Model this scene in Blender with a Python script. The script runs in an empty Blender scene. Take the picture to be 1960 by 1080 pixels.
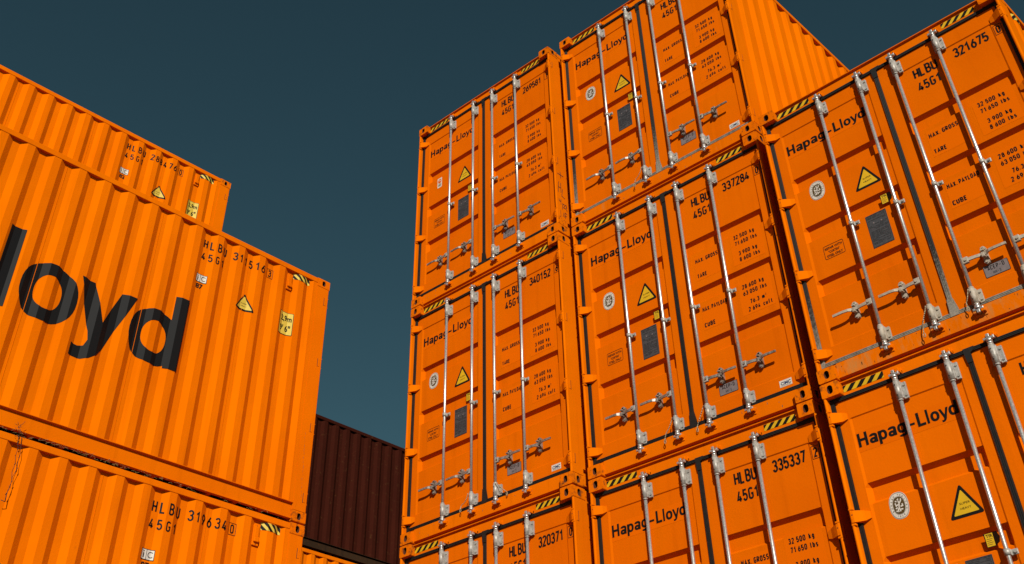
import bpy, bmesh, math, random
from mathutils import Vector, Matrix
random.seed(7)
SC = bpy.context.scene
COL = SC.collection
PI = math.pi

# ---------------------------------------------------------------- camera
cam = bpy.data.cameras.new("camera"); cam_o = bpy.data.objects.new("camera", cam); COL.objects.link(cam_o)
CAM = Vector((6.2735, -7.8464, -4.0361)); yaw, pitch, roll, FPX = -0.7511, 0.7008, -0.0165, 2069.67
F = Vector((math.sin(yaw)*math.cos(pitch), math.cos(yaw)*math.cos(pitch), math.sin(pitch)))
R = Vector((math.cos(yaw), -math.sin(yaw), 0)); U = R.cross(F)
R, U = math.cos(roll)*R + math.sin(roll)*U, -math.sin(roll)*R + math.cos(roll)*U
cam_o.matrix_world = Matrix(((R.x, U.x, -F.x, CAM.x), (R.y, U.y, -F.y, CAM.y), (R.z, U.z, -F.z, CAM.z), (0, 0, 0, 1)))
cam.sensor_width = 36.0; cam.lens = 36.0*FPX/1960
cam.shift_x = 20.64/1960; cam.shift_y = -299.47/1960
cam.clip_start = 0.1; cam.clip_end = 3000
SC.camera = cam_o

# ---------------------------------------------------------------- light
SUN = Vector((1.0, -0.97, 0.79)).normalized()
EL = math.asin(SUN.z); AZ = math.atan2(SUN.x, SUN.y)
w = bpy.data.worlds.new("World"); SC.world = w; w.use_nodes = True
nt = w.node_tree; bg = nt.nodes["Background"]
sky = nt.nodes.new("ShaderNodeTexSky"); sky.sky_type = 'NISHITA'; sky.sun_disc = False
sky.sun_elevation = EL; sky.sun_rotation = AZ
sky.altitude = 2500; sky.air_density = 1.0; sky.dust_density = 0.3; sky.ozone_density = 1.0
SKY_TINT = (0.42, 0.62, 0.455, 1)
mx = nt.nodes.new("ShaderNodeMix"); mx.data_type = 'RGBA'; mx.blend_type = 'MULTIPLY'
mx.inputs[0].default_value = 1.0; mx.inputs[7].default_value = SKY_TINT
nt.links.new(sky.outputs[0], mx.inputs[6]); nt.links.new(mx.outputs[2], bg.inputs[0])
bg.inputs[1].default_value = 0.05
sl = bpy.data.lights.new("sun", 'SUN'); sl.energy = 4.6; sl.angle = math.radians(0.5); sl.color = (1.0, 0.95, 0.86)
so = bpy.data.objects.new("sun", sl); COL.objects.link(so); so.rotation_euler = SUN.to_track_quat('Z', 'Y').to_euler()
so.location = (20, -20, 20)
SC.view_settings.view_transform = 'Standard'; SC.view_settings.look = 'None'
SC.view_settings.exposure = 0.46; SC.view_settings.gamma = 1.0

# ---------------------------------------------------------------- materials
def nodes(name):
    m = bpy.data.materials.new(name); m.use_nodes = True
    t = m.node_tree; return m, t, t.nodes["Principled BSDF"]
def N(t, typ, **kw):
    n = t.nodes.new(typ)
    for k, v in kw.items(): setattr(n, k, v)
    return n
def ramp(t, src, a, b, ca=(0, 0, 0, 1), cb=(1, 1, 1, 1)):
    r = N(t, "ShaderNodeValToRGB"); r.color_ramp.elements[0].position = a; r.color_ramp.elements[1].position = b
    r.color_ramp.elements[0].color = ca; r.color_ramp.elements[1].color = cb
    t.links.new(src, r.inputs[0]); return r.outputs[0]
def noise(t, scale, detail=4, stretch=None, rough=0.55):
    tc = N(t, "ShaderNodeTexCoord"); src = tc.outputs["Object"]
    oi = N(t, "ShaderNodeObjectInfo")
    ad = N(t, "ShaderNodeVectorMath", operation='ADD'); t.links.new(src, ad.inputs[0]); t.links.new(oi.outputs["Location"], ad.inputs[1])
    mp = N(t, "ShaderNodeMapping"); t.links.new(ad.outputs[0], mp.inputs[0])
    if stretch: mp.inputs["Scale"].default_value = stretch
    n = N(t, "ShaderNodeTexNoise"); n.inputs["Scale"].default_value = scale; n.inputs["Detail"].default_value = detail
    n.inputs["Roughness"].default_value = rough
    t.links.new(mp.outputs[0], n.inputs["Vector"]); return n.outputs[0]
def mixc(t, fac, a, b):
    m = N(t, "ShaderNodeMix", data_type='RGBA')
    if isinstance(fac, float): m.inputs[0].default_value = fac
    else: t.links.new(fac, m.inputs[0])
    for i, v in ((6, a), (7, b)):
        if isinstance(v, tuple): m.inputs[i].default_value = v
        else: t.links.new(v, m.inputs[i])
    return m.outputs[2]
def mul(t, a, k):
    m = N(t, "ShaderNodeMath", operation='MULTIPLY'); t.links.new(a, m.inputs[0])
    if isinstance(k, (int, float)): m.inputs[1].default_value = k
    else: t.links.new(k, m.inputs[1])
    return m.outputs[0]
def c4(r, g, b): return (r, g, b, 1)

def paint(name, base, dark, wear=0.5, rough=0.42, rust=0.0, dust=None, bump=0.02):
    m, t, b = nodes(name)
    big = noise(t, 0.9, 3); fine = noise(t, 60, 3); streak = noise(t, 3.2, 5, (3.0, 3.0, 0.16)); scuff = noise(t, 7, 8, None, 0.7)
    c = mixc(t, mul(t, ramp(t, big, 0.35, 0.7), 0.85), base, dark)
    c = mixc(t, mul(t, ramp(t, streak, 0.54, 0.76), 0.60*wear), c, c4(dark[0]*.6, dark[1]*.58, dark[2]))
    c = mixc(t, mul(t, ramp(t, scuff, 0.70, 0.76), 0.5*wear), c, c4(dark[0]*.4, dark[1]*.42, dark[2]+.003))
    if rust > 0:
        rs = noise(t, 16, 7, None, 0.72)
        c = mixc(t, mul(t, ramp(t, rs, 0.60-0.12*rust, 0.66), 0.85), c, c4(.05, .020, .008))
    if dust:
        dn = noise(t, dust[1], 8, (1, 1, .35), 0.62)
        c = mixc(t, mul(t, ramp(t, dn, dust[0], dust[0]+.30), .85), c, c4(.33, .175, .052))
    oi = N(t, "ShaderNodeObjectInfo"); wn = N(t, "ShaderNodeTexWhiteNoise"); t.links.new(oi.outputs["Location"], wn.inputs["Vector"])
    vr = N(t, "ShaderNodeMapRange"); vr.inputs[3].default_value = .92; vr.inputs[4].default_value = 1.05; t.links.new(wn.outputs["Value"], vr.inputs[0])
    hs = N(t, "ShaderNodeHueSaturation"); t.links.new(vr.outputs[0], hs.inputs["Value"]); t.links.new(c, hs.inputs["Color"]); c = hs.outputs[0]
    t.links.new(c, b.inputs["Base Color"])
    rr = N(t, "ShaderNodeMapRange"); rr.inputs[3].default_value = rough-.07; rr.inputs[4].default_value = rough+.12
    t.links.new(scuff, rr.inputs[0]); t.links.new(rr.outputs[0], b.inputs["Roughness"])
    b.inputs["Specular IOR Level"].default_value = 0.0
    wav = noise(t, 2.2, 2)
    ad = N(t, "ShaderNodeMath", operation='ADD'); t.links.new(mul(t, fine, .12), ad.inputs[0]); t.links.new(wav, ad.inputs[1])
    bp = N(t, "ShaderNodeBump"); bp.inputs["Strength"].default_value = 0.5; bp.inputs["Distance"].default_value = bump
    t.links.new(ad.outputs[0], bp.inputs["Height"]); t.links.new(bp.outputs[0], b.inputs["Normal"])
    return m
def simple(name, col, rough=0.5, metal=0.0, var=0.0, vs=30, col2=None, lo=.4, hi=.65, spec=.4):
    m, t, b = nodes(name)
    if col2:
        c = mixc(t, ramp(t, noise(t, vs, 6, None, .65), lo, hi), c4(*col), c4(*col2)); t.links.new(c, b.inputs["Base Color"])
    else: b.inputs["Base Color"].default_value = c4(*col)
    b.inputs["Roughness"].default_value = rough; b.inputs["Metallic"].default_value = metal
    b.inputs["Specular IOR Level"].default_value = spec
    return m
OR = c4(.60, .124, .0004); ORD = c4(.535, .102, .0004)
M = {}
M['orange'] = paint('orange_paint', OR, ORD)
M['orange_door'] = paint('orange_door_paint', c4(.555, .104, .0004), c4(.51, .089, .0004), .4, .5)
M['casting'] = paint('casting_paint', OR, ORD, 1., .55, .72)
M['casting_worn'] = paint('worn_casting_paint', OR, ORD, 1., .6, .85)
M['dusty'] = paint('dusty_orange_paint', OR, ORD, .6, .6, 0, (.46, 16))
M['lightdust'] = paint('lightly_dusty_orange_paint', OR, ORD, .6, .55, 0, (.56, 9))
M['brown'] = paint('red_brown_paint', c4(.034, .0074, .0042), c4(.026, .0060, .0036), .6, .6, .1)
M['greyrail'] = paint('grimy_rail_paint', c4(.034, .019, .010), c4(.02, .012, .007), 1., .7, .4)
M['recess_shade'] = simple('painted_recess_shade', (.06, .012, .001), .9)  # dark colour paints the shade inside casting holes, slots and gaps
M['steel'] = simple('galvanised_steel', (.56, .545, .52), .36, .72, col2=(.33, .32, .305), vs=90, lo=.40, hi=.64)
M['zinc'] = simple('dull_zinc_fittings', (.33, .31, .28), .5, .25, col2=(.19, .17, .145), vs=38, spec=.3, lo=.42, hi=.68)
M['handle'] = simple('worn_handle_steel', (.30, .27, .235), .40, .5, col2=(.11, .085, .062), vs=26, spec=.3, lo=.42, hi=.66)
M['steel_dusty'] = simple('dusty_galvanised_steel', (.33, .29, .235), .65, .1, col2=(.24, .195, .14), vs=35, spec=.2)
M['rubber'] = simple('gasket_rubber', (.0065, .0064, .006), .6, col2=(.014, .012, .010), vs=20, lo=.5, hi=.75, spec=.3)
M['rubber_dusty'] = simple('dusty_gasket_rubber', (.21, .185, .145), .85, col2=(.10, .088, .07), vs=28)
def graded_rubber():
    m, t, b = nodes('partly_dusty_gasket_rubber')
    tc = N(t, "ShaderNodeTexCoord"); sx = N(t, "ShaderNodeSeparateXYZ"); t.links.new(tc.outputs["Object"], sx.inputs[0])
    mr = N(t, "ShaderNodeMapRange"); mr.inputs[1].default_value = .15; mr.inputs[2].default_value = 1.15; mr.inputs[3].default_value = .52; mr.inputs[4].default_value = -.10
    t.links.new(sx.outputs[2], mr.inputs[0])
    ad = N(t, "ShaderNodeMath", operation='ADD'); t.links.new(mr.outputs[0], ad.inputs[0]); t.links.new(mul(t, noise(t, 60, 6, None, .7), .8), ad.inputs[1])
    c = mixc(t, ramp(t, ad.outputs[0], .55, .95), c4(.007, .0068, .0063), c4(.21, .185, .145)); t.links.new(c, b.inputs["Base Color"])
    b.inputs["Roughness"].default_value = .7; return m
M['rubber_part'] = graded_rubber()
M['black'] = simple('black_lettering', (.006, .0055, .005), .6, spec=.1)
M['logo'] = simple('black_side_lettering', (.0075, .0075, .0080), .55, spec=.06)
M['yellow'] = simple('yellow_sticker', (.50, .30, .008), .55, col2=(.44, .265, .008), vs=8, spec=.2)
M['pale_yellow'] = simple('pale_yellow_sticker', (.50, .36, .05), .55, col2=(.45, .32, .04), vs=8, spec=.2)
M['white'] = simple('white_sticker', (.48, .45, .40), .55, col2=(.42, .385, .34), vs=14, spec=.2)
M['plate_grey'] = simple('grey_data_plate', (.050, .050, .054), .55, .1, col2=(.036, .036, .039), vs=30, spec=.25)
M['plate_line'] = simple('data_plate_print', (.010, .010, .011), .6)
M['acep'] = simple('pinkish_grey_plate', (.155, .128, .128), .55, .05, col2=(.12, .1, .1), vs=20, spec=.2)
M['navy'] = simple('navy_print', (.01, .03, .09), .5)
M['olive'] = simple('olive_emblem_print', (.055, .035, .008), .5)
M['red'] = simple('red_mark', (.45, .07, .004), .5)
M['scrawl'] = simple('marker_ink', (.045, .012, .004), .7)
M['cable'] = simple('seal_cable_wire', (.36, .28, .17), .6, .1, col2=(.18, .12, .06), vs=60)
M['twig'] = simple('dry_twig_bark', (.035, .02, .012), .9)
M['straw'] = simple('dry_straw', (.26, .18, .06), .8, col2=(.12, .075, .03), vs=12)
def asphalt():
    m, t, b = nodes('yard_asphalt')
    c = mixc(t, ramp(t, noise(t, .35, 6), .35, .7), c4(.035, .035, .035), c4(.055, .052, .05))
    c = mixc(t, mul(t, ramp(t, noise(t, 90, 3), .5, .7), .5), c, c4(.08, .078, .075))
    t.links.new(c, b.inputs["Base Color"]); b.inputs["Roughness"].default_value = .9; return m
M['asphalt'] = asphalt()
M['film'] = simple('lettering_film', (.535, .095, .0004), .5, spec=.0)

# ---------------------------------------------------------------- mesh helpers
class MB:
    """collects geometry with several materials and becomes ONE mesh"""
    def __init__(s): s.v = []; s.f = []; s.mi = []; s.mats = []; s.smooth = []
    def mat(s, key):
        if key not in s.mats: s.mats.append(key)
        return s.mats.index(key)
    def add(s, vs, fs, key, smooth=False):
        k = len(s.v); s.v += [tuple(v) for v in vs]; i = s.mat(key)
        for f in fs: s.f.append(tuple(a+k for a in f)); s.mi.append(i); s.smooth.append(smooth)
    def box(s, x0, x1, y0, y1, z0, z1, key, skip=''):
        vs = [(x, y, z) for x in (x0, x1) for y in (y0, y1) for z in (z0, z1)]
        fs = {'l': (0, 1, 3, 2), 'r': (4, 6, 7, 5), 'f': (0, 4, 5, 1), 'b': (2, 3, 7, 6), 'd': (0, 2, 6, 4), 'u': (1, 5, 7, 3)}
        s.add(vs, [f for k, f in fs.items() if k not in skip], key)
    def bbox(s, x0, x1, y0, y1, z0, z1, key, r=.004):
        bm = bmesh.new(); bmesh.ops.create_cube(bm, size=1)
        bm.transform(Matrix.Translation(((x0+x1)/2, (y0+y1)/2, (z0+z1)/2)) @ Matrix.Diagonal((x1-x0, y1-y0, z1-z0, 1)))
        bmesh.ops.bevel(bm, geom=bm.edges[:], offset=r, segments=2, affect='EDGES', profile=.5)
        s.bm(bm, key)
    def bm(s, bm, key, smooth=False, mat=None):
        if mat: bm.transform(mat)
        bm.verts.index_update()
        s.add([v.co[:] for v in bm.verts], [tuple(v.index for v in f.verts) for f in bm.faces], key, smooth); bm.free()
    def tube(s, p, q, r, key, n=14, r2=None, cap=True):
        p = Vector(p); q = Vector(q); d = (q-p).normalized(); r2 = r if r2 is None else r2
        a = d.orthogonal().normalized(); b = d.cross(a)
        vs = [p+(a*math.cos(t)+b*math.sin(t))*r for t in [2*PI*i/n for i in range(n)]]
        vs += [q+(a*math.cos(t)+b*math.sin(t))*r2 for t in [2*PI*i/n for i in range(n)]]
        s.add(vs, [(i, (i+1) % n, n+(i+1) % n, n+i) for i in range(n)], key, True)
        if cap: s.add(vs, [tuple(range(n-1, -1, -1)), tuple(range(n, 2*n))], key)
    def path(s, pts, r, key, n=6):
        for a, b in zip(pts, pts[1:]): s.tube(a, b, r, key, n)
    def poly(s, pts, key): s.add(pts, [tuple(range(len(pts)))], key)
    def prism(s, prof, axis, a, b, key, smooth=False):
        """profile of 2-D points extruded along axis from a to b"""
        def P(u, v, t): return {'x': (t, u, v), 'y': (u, t, v), 'z': (u, v, t)}[axis]
        n = len(prof); vs = [P(u, v, a) for u, v in prof]+[P(u, v, b) for u, v in prof]
        s.add(vs, [(i, (i+1) % n, n+(i+1) % n, n+i) for i in range(n)], key, smooth)
        s.add(vs, [tuple(range(n-1, -1, -1)), tuple(range(n, 2*n))], key)
    def mesh(s, name, recalc=True):
        me = bpy.data.meshes.new(name); me.from_pydata(s.v, [], s.f)
        for k in s.mats: me.materials.append(M[k])
        me.polygons.foreach_set('material_index', s.mi); me.polygons.foreach_set('use_smooth', s.smooth)
        if recalc:
            bm = bmesh.new(); bm.from_mesh(me); bmesh.ops.remove_doubles(bm, verts=bm.verts, dist=1e-5)
            bmesh.ops.recalc_face_normals(bm, faces=bm.faces); bm.to_mesh(me); bm.free()
        me.update(); return me
MESH = {}
def link(name, me, parent=None, mats=None):
    o = bpy.data.objects.new(name, me); COL.objects.link(o); o.parent = parent
    if mats:
        for i, sl_ in enumerate(o.material_slots):
            m_ = mats.get(sl_.material.name) if sl_.material else None
            if m_: sl_.link = 'OBJECT'; sl_.material = m_
    return o

W, H, L = 2.438, 2.896, 12.192
HW = W/2
def ux(u): return u-HW

# ---------------------------------------------------------------- lettering
def offset_strip(pts, hw):
    P = [Vector(p) for p in pts]; n = len(P); Lf = []; Rt = []
    for i in range(n):
        if i == 0: d = (P[1]-P[0]).normalized(); nn = Vector((-d.y, d.x)); k = 1
        elif i == n-1: d = (P[-1]-P[-2]).normalized(); nn = Vector((-d.y, d.x)); k = 1
        else:
            a = (P[i]-P[i-1]).normalized(); b = (P[i+1]-P[i]).normalized(); t = (a+b)
            if t.length < 1e-6: t = b
            t.normalize(); nn = Vector((-t.y, t.x)); k = 1/max(.45, nn.dot(Vector((-b.y, b.x))))
        Lf.append(P[i]+nn*hw*k); Rt.append(P[i]-nn*hw*k)
    return Lf, Rt
def arc(cx, cy, rx, ry, a0, a1, n=9):
    return [(cx+rx*math.cos(math.radians(a0+(a1-a0)*i/n)), cy+ry*math.sin(math.radians(a0+(a1-a0)*i/n))) for i in range(n+1)]
w_ = .40   # centre-line glyph width, height 1
def gl():
    W2 = w_; c = W2/2; g = {}
    g['0'] = [arc(c, 1-c, c, c, 0, 180)+arc(c, c, c, c, 180, 360)+[(W2, 1-c)]]
    g['O'] = g['0']
    g['1'] = [[(.02, .74), (.24, .98), (.24, 0)]]
    g['2'] = [arc(c, 1-c, c, c, 170, -35)+[(0, 0), (W2, 0)]]
    g['3'] = [arc(c, .76, c*.95, .24, 160, -75)+[(c*.7, .53)], arc(c, .27, c, .27, 75, -165)]
    g['4'] = [[(.25, 1), (0, .22), (W2+.06, .22)], [(W2*.72, .52), (W2*.72, 0)]]
    g['5'] = [[(W2*.95, 1), (.05, 1), (.02, .54)]+arc(c, .31, c, .31, 130, -160)]
    g['6'] = [arc(c, .30, c, .30, 0, 360, 14), [(0.0, .32), (.03, .48), (W2*.78, 1)]]
    g['7'] = [[(0, 1), (W2, 1), (W2*.32, 0)]]
    g['8'] = [arc(c, .76, c*.88, .24, 0, 360, 14), arc(c, .27, c, .27, 0, 360, 14)]
    g['9'] = [[(W2-x, 1-y) for x, y in s_] for s_ in g['6']]
    g['H'] = [[(0, 0), (0, 1)], [(W2, 0), (W2, 1)], [(0, .5), (W2, .5)]]
    g['L'] = [[(0, 1), (0, 0), (W2*.85, 0)]]
    g['B'] = [[(0, 0), (0, 1)]+[(c, 1)]+arc(c, .76, c*.85, .24, 80, -80)+[(0.0, .52)], [(c, .52)]+arc(c, .26, c, .26, 80, -80)+[(0, 0)]]
    g['U'] = [[(0, 1)]+arc(c, c, c, c, 180, 360)+[(W2, 1)]]
    g['G'] = [arc(c, 1-c, c, c, 20, 180)+arc(c, c, c, c, 180, 360)+[(W2, .46), (c*1.1, .46)]]
    g['C'] = [arc(c, 1-c, c, c, 15, 180)+arc(c, c, c, c, 180, 345)]
    g['M'] = [[(0, 0), (0, 1), (.25, .42), (.5, 1), (.5, 0)]]
    g['A'] = [[(-.01, 0), (.22, 1), (.45, 0)], [(.07, .28), (.37, .28)]]
    g['X'] = [[(0, 0), (W2+.03, 1)], [(0, 1), (W2+.03, 0)]]
    g['R'] = [[(0, 0), (0, 1), (c, 1)]+arc(c, .75, c, .25, 80, -80)+[(0, .5)], [(c*.9, .5), (W2+.02, 0)]]
    g['P'] = [[(0, 0), (0, 1), (c, 1)]+arc(c, .73, c, .27, 80, -80)+[(0, .46)]]
    g['S'] = [arc(c, .76, c, .24, 25, 250)+arc(c, .26, c, .26, 70, -155)]
    g['T'] = [[(-.01, 1), (W2+.01, 1)], [(c, 1), (c, 0)]]
    g['E'] = [[(W2*.88, 1), (0, 1), (0, 0), (W2*.88, 0)], [(0, .52), (W2*.75, .52)]]
    g['Y'] = [[(0, 1), (c, .48), (W2, 1)], [(c, .48), (c, 0)]]
    g['D'] = [[(0, 0), (0, 1), (c*.8, 1)]+arc(c*.8, 1-c, c*1.2, c, 75, 0)+arc(c*.8, c, c*1.2, c, 0, -75)+[(c*.8, 0), (0, 0)]]
    g['I'] = [[(0, 0), (0, 1)]]; g['N'] = [[(0, 0), (0, 1), (W2, 0), (W2, 1)]]; g['F'] = [[(W2*.9, 1), (0, 1), (0, 0)], [(0, .52), (W2*.75, .52)]]
    g['V'] = [[(0, 1), (c, 0), (W2, 1)]]; g['W'] = [[(0, 1), (.13, 0), (.26, .9), (.39, 0), (.52, 1)]]
    g['k'] = [[(0, 0), (0, 1)], [(.02, .32), (.30, .7)], [(.13, .46), (.32, 0)]]
    g['g'] = [arc(.16, .38, .16, .3, 40, 320, 12), [(.32, .68), (.32, -.02)]+arc(.16, -.06, .16, .18, 0, -150, 6)]
    g['l'] = [[(0, 1), (0, .12), (.1, 0)]]
    g['b'] = [[(0, 1), (0, 0)], arc(.16, .34, .16, .32, 150, -150, 12)]
    g['s'] = [arc(.14, .51, .14, .17, 30, 250, 8)+arc(.14, .17, .15, .17, 70, -150, 8)]
    g['m'] = [[(0, 0), (0, .68)], [(0, .5)]+arc(.13, .5, .12, .18, 140, 0, 6)+[(.25, 0)], [(.25, .5)]+arc(.375, .5, .125, .18, 140, 0, 6)+[(.5, 0)]]
    g['c'] = [arc(.15, .34, .15, .34, 35, 325, 12)]
    g['u'] = [[(0, .68)]+arc(.15, .16, .15, .16, 180, 360, 7)+[(.3, .68)]]
    g['f'] = [[(.08, 0), (.08, .8)]+arc(.2, .82, .12, .18, 170, 80, 5), [(-.04, .66), (.24, .66)]]
    g['t'] = [[(.08, .92), (.08, .12), (.2, .0), (.26, .02)], [(-.04, .66), (.25, .66)]]
    g['.'] = [[(0, 0), (0, .12)]]; g['-'] = [[(0, .45), (.3, .45)]]
    return g
GL = gl()
def flat_strokes(strokes, hw):
    """list of convex quads in 2-D for polylines"""
    q = []
    for s_ in strokes:
        a, b = offset_strip(s_, hw)
        for i in range(len(a)-1): q.append([a[i][:2], b[i][:2], b[i+1][:2], a[i+1][:2]])
    return q
def text_quads(s_, x, y, h, pitch=None, sw=.15, gap=.24, wx=1.0, right=None):
    """rounded condensed gothic; x,y the lower left, h cap height; pitch = fixed advance"""
    out = []; k = h/(1+sw) ; hw = sw*h/2*.95; cx = x
    adv = []
    for ch in s_:
        if ch == ' ': adv.append((pitch if pitch else .36*k)); continue
        big = ch == '3s'
        g = GL[ch]; mxx = max(p[0] for st in g for p in st)*wx
        adv.append(pitch if pitch else (mxx+sw+gap*.8)*k)
    if right is not None: cx = right-sum(adv)+ (gap*.8*k if not pitch else 0)
    for ch, ad in zip(s_, adv):
        if ch != ' ':
            off = cx+hw
            for st in GL[ch]: out += flat_strokes([[(off+px*wx*k, y+hw+py*k) for px, py in st]], hw)
        cx += ad
    return out
def font_mesh2d(s_, bold=0.0):
    cu = bpy.data.curves.new('t', 'FONT'); cu.body = s_; cu.size = 1; cu.fill_mode = 'FRONT'; cu.offset = bold; cu.resolution_u = 5
    o = bpy.data.objects.new('t', cu); COL.objects.link(o)
    dg = bpy.context.evaluated_depsgraph_get(); dg.update()
    me = bpy.data.meshes.new_from_object(o.evaluated_get(dg))
    v = [(q.co.x, q.co.y) for q in me.vertices]; f = [tuple(p.vertices) for p in me.polygons]
    bpy.data.objects.remove(o); bpy.data.curves.remove(cu); bpy.data.meshes.remove(me)
    return v, f
def font_fit(s_, x0, x1, y0, y1, bold=0.0):
    v, f = font_mesh2d(s_, bold)
    a, b = min(p[0] for p in v), max(p[0] for p in v); c, d = min(p[1] for p in v), max(p[1] for p in v)
    return [(x0+(p[0]-a)/(b-a)*(x1-x0), y0+(p[1]-c)/(d-c)*(y1-y0)) for p in v], f
def ellipse(cx, cy, rx, ry, n=36): return [(cx+rx*math.cos(2*PI*i/n), cy+ry*math.sin(2*PI*i/n)) for i in range(n)]
def roundrect(x0, x1, y0, y1, r, n=4):
    o = []
    for cx, cy, a in ((x1-r, y0+r, -90), (x1-r, y1-r, 0), (x0+r, y1-r, 90), (x0+r, y0+r, 180)): o += arc(cx, cy, r, r, a, a+90, n)
    return o
def frame_quads(x0, x1, y0, y1, t, r=.01):
    a = roundrect(x0, x1, y0, y1, r); b = roundrect(x0+t, x1-t, y0+t, y1-t, max(.001, r-t)); n = len(a)
    return [[a[i], a[(i+1) % n], b[(i+1) % n], b[i]] for i in range(n)]
class Decal:
    """flat artwork in layers (2-D u,v), each layer a hair above the one below"""
    def __init__(s): s.items = []
    def quads(s, q, key, layer=0): s.items += [([tuple(p) for p in poly], [tuple(range(len(poly)))], key, layer) for poly in q]
    def poly(s, p, key, layer=0): s.quads([p], key, layer)
    def vf(s, vf, key, layer=0): s.items.append((vf[0], vf[1], key, layer))
    def front(s, name, y):          # on a door or a front face
        mb = MB()
        for v, f, key, ly in s.items: mb.add([(ux(p[0])-.65*(y-.07), y-.0018-.0009*ly, p[1]+.70*(y-.07)) for p in v], f, key)
        return mb.mesh(name, False)
    def drape(s, name):             # on the corrugated side x=-HW; u runs along local y: s = distance from the door end
        bm = bmesh.new(); keys = []
        for v, f, key, ly in s.items:
            if key not in keys: keys.append(key)
            vs = [bm.verts.new((p[0], p[1], .003+.0012*ly)) for p in v]
            for fc in f:
                try: bm.faces.new([vs[i] for i in fc]).material_index = keys.index(key)
                except ValueError: pass
        bmesh.ops.triangulate(bm, faces=[f for f in bm.faces if len(f.verts) > 4])
        a = min(v.co.x for v in bm.verts); b = max(v.co.x for v in bm.verts)
        for sy in FOLDS:
            if a < sy < b: bmesh.ops.bisect_plane(bm, geom=bm.verts[:]+bm.edges[:]+bm.faces[:], plane_co=(sy, 0, 0), plane_no=(1, 0, 0), dist=1e-6)
        for v in bm.verts:
            s_, vv, of = v.co; v.co = (-HW+wall_depth(s_)-of, s_, vv)
        me = bpy.data.meshes.new(name); bm.to_mesh(me); bm.free()
        for k in keys: me.materials.append(M[k])
        return me

# ---------------------------------------------------------------- side wall corrugation (s measured from the door end)
PROF = [(.176, .006), (.237, .006), (.303, .036), (.369, .006)]
s0 = .445
while s0+.21 < L-.25:
    PROF += [(s0, .006), (s0+.066, .042), (s0+.139, .042), (s0+.205, .006)]; s0 += .2835
PROF += [(L-.17, .006)]
FOLDS = [p[0] for p in PROF]
def wall_depth(s_):
    for (a, da), (b, db) in zip(PROF, PROF[1:]):
        if a <= s_ <= b: return da+(db-da)*(s_-a)/(b-a)
    return .0

# ---------------------------------------------------------------- container parts (shared meshes)
D0, DP, DG = .070, .078, .118          # door frame, panel and groove depth
def holed_plate(mb, outer, hole, to3, depth3, key):
    """ring between two closed loops of equal angular sampling, then a pocket"""
    n = 32; cx = sum(p[0] for p in hole)/len(hole); cy = sum(p[1] for p in hole)/len(hole)
    def hit(loop, a):
        dx, dy = math.cos(a), math.sin(a); best = None
        for (x1, y1), (x2, y2) in zip(loop, loop[1:]+loop[:1]):
            ex, ey = x2-x1, y2-y1; den = dx*ey-dy*ex
            if abs(den) < 1e-12: continue
            t = ((x1-cx)*ey-(y1-cy)*ex)/den; u = ((x1-cx)*dy-(y1-cy)*dx)/den
            if t > 0 and -1e-9 <= u <= 1+1e-9 and (best is None or t > best): best = t
        return (cx+dx*best, cy+dy*best)
    angs = sorted(set([round(2*PI*i/n, 6) for i in range(n)]+[round(math.atan2(p[1]-cy, p[0]-cx) % (2*PI), 6) for p in outer]))
    O = [hit(outer, a) for a in angs]; I = [hit(hole, a) for a in angs]; n = len(angs)
    vs = [to3(*p) for p in O]+[to3(*p) for p in I]+[depth3(*p) for p in I]
    mb.add(vs, [(i, (i+1) % n, n+(i+1) % n, n+i) for i in range(n)], key)
    mb.add(vs, [(n+i, n+(i+1) % n, 2*n+(i+1) % n, 2*n+i) for i in range(n)], 'recess_shade')
    mb.add(vs, [tuple(range(2*n, 3*n))], 'recess_shade')
def casting(sx, top, back=False):
    """corner casting in its own corner; sx -1 left, +1 right"""
    mb = MB(); w2, d, h = .162, .178, .118; r = .012
    z0 = H-h if top else 0.0
    X = lambda a: sx*(HW-a)            # a = distance in from the outer side
    Y = (lambda b: L-b) if back else (lambda b: b)
    rr = roundrect(0, w2, 0, h, r, 3)
    hole = roundrect(.062, .108, .024, .094, .0225, 5) if not top else roundrect(.058, .108, .022, .096, .0245, 5)
    holed_plate(mb, rr, hole, lambda a, c: (X(a), Y(0), z0+c), lambda a, c: (X(a), Y(.05), z0+c), 'casting')
    n = len(rr)
    for i in range(n):
        (a1, c1), (a2, c2) = rr[i], rr[(i+1) % n]
        if a1 < 1e-6 and a2 < 1e-6: continue
        mb.add([(X(a1), Y(0), z0+c1), (X(a2), Y(0), z0+c2), (X(a2), Y(d), z0+c2), (X(a1), Y(d), z0+c1)], [(0, 1, 2, 3)], 'casting')
    mb.add([(X(a), Y(d), z0+c) for a, c in rr], [tuple(range(n))], 'casting')
    ohole = roundrect(.066, .112, .024, .094, .0225, 5)
    holed_plate(mb, [(0.0, r), (d, r), (d, h-r), (0, h-r)], ohole, lambda b, c: (X(0), Y(b), z0+c), lambda b, c: (X(.05), Y(b), z0+c), 'casting')
    return mb.mesh('corner_casting')
MESH['cast_lt'] = casting(-1, True); MESH['cast_rt'] = casting(1, True)
MESH['cast_lb'] = casting(-1, False); MESH['cast_rb'] = casting(1, False)
MESH['cast_blt'] = casting(-1, True, True); MESH['cast_brt'] = casting(1, True, True)
MESH['cast_blb'] = casting(-1, False, True); MESH['cast_brb'] = casting(1, False, True)
HZ = (.262, 1.035, 1.82, 2.605)         # hinge heights
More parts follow.
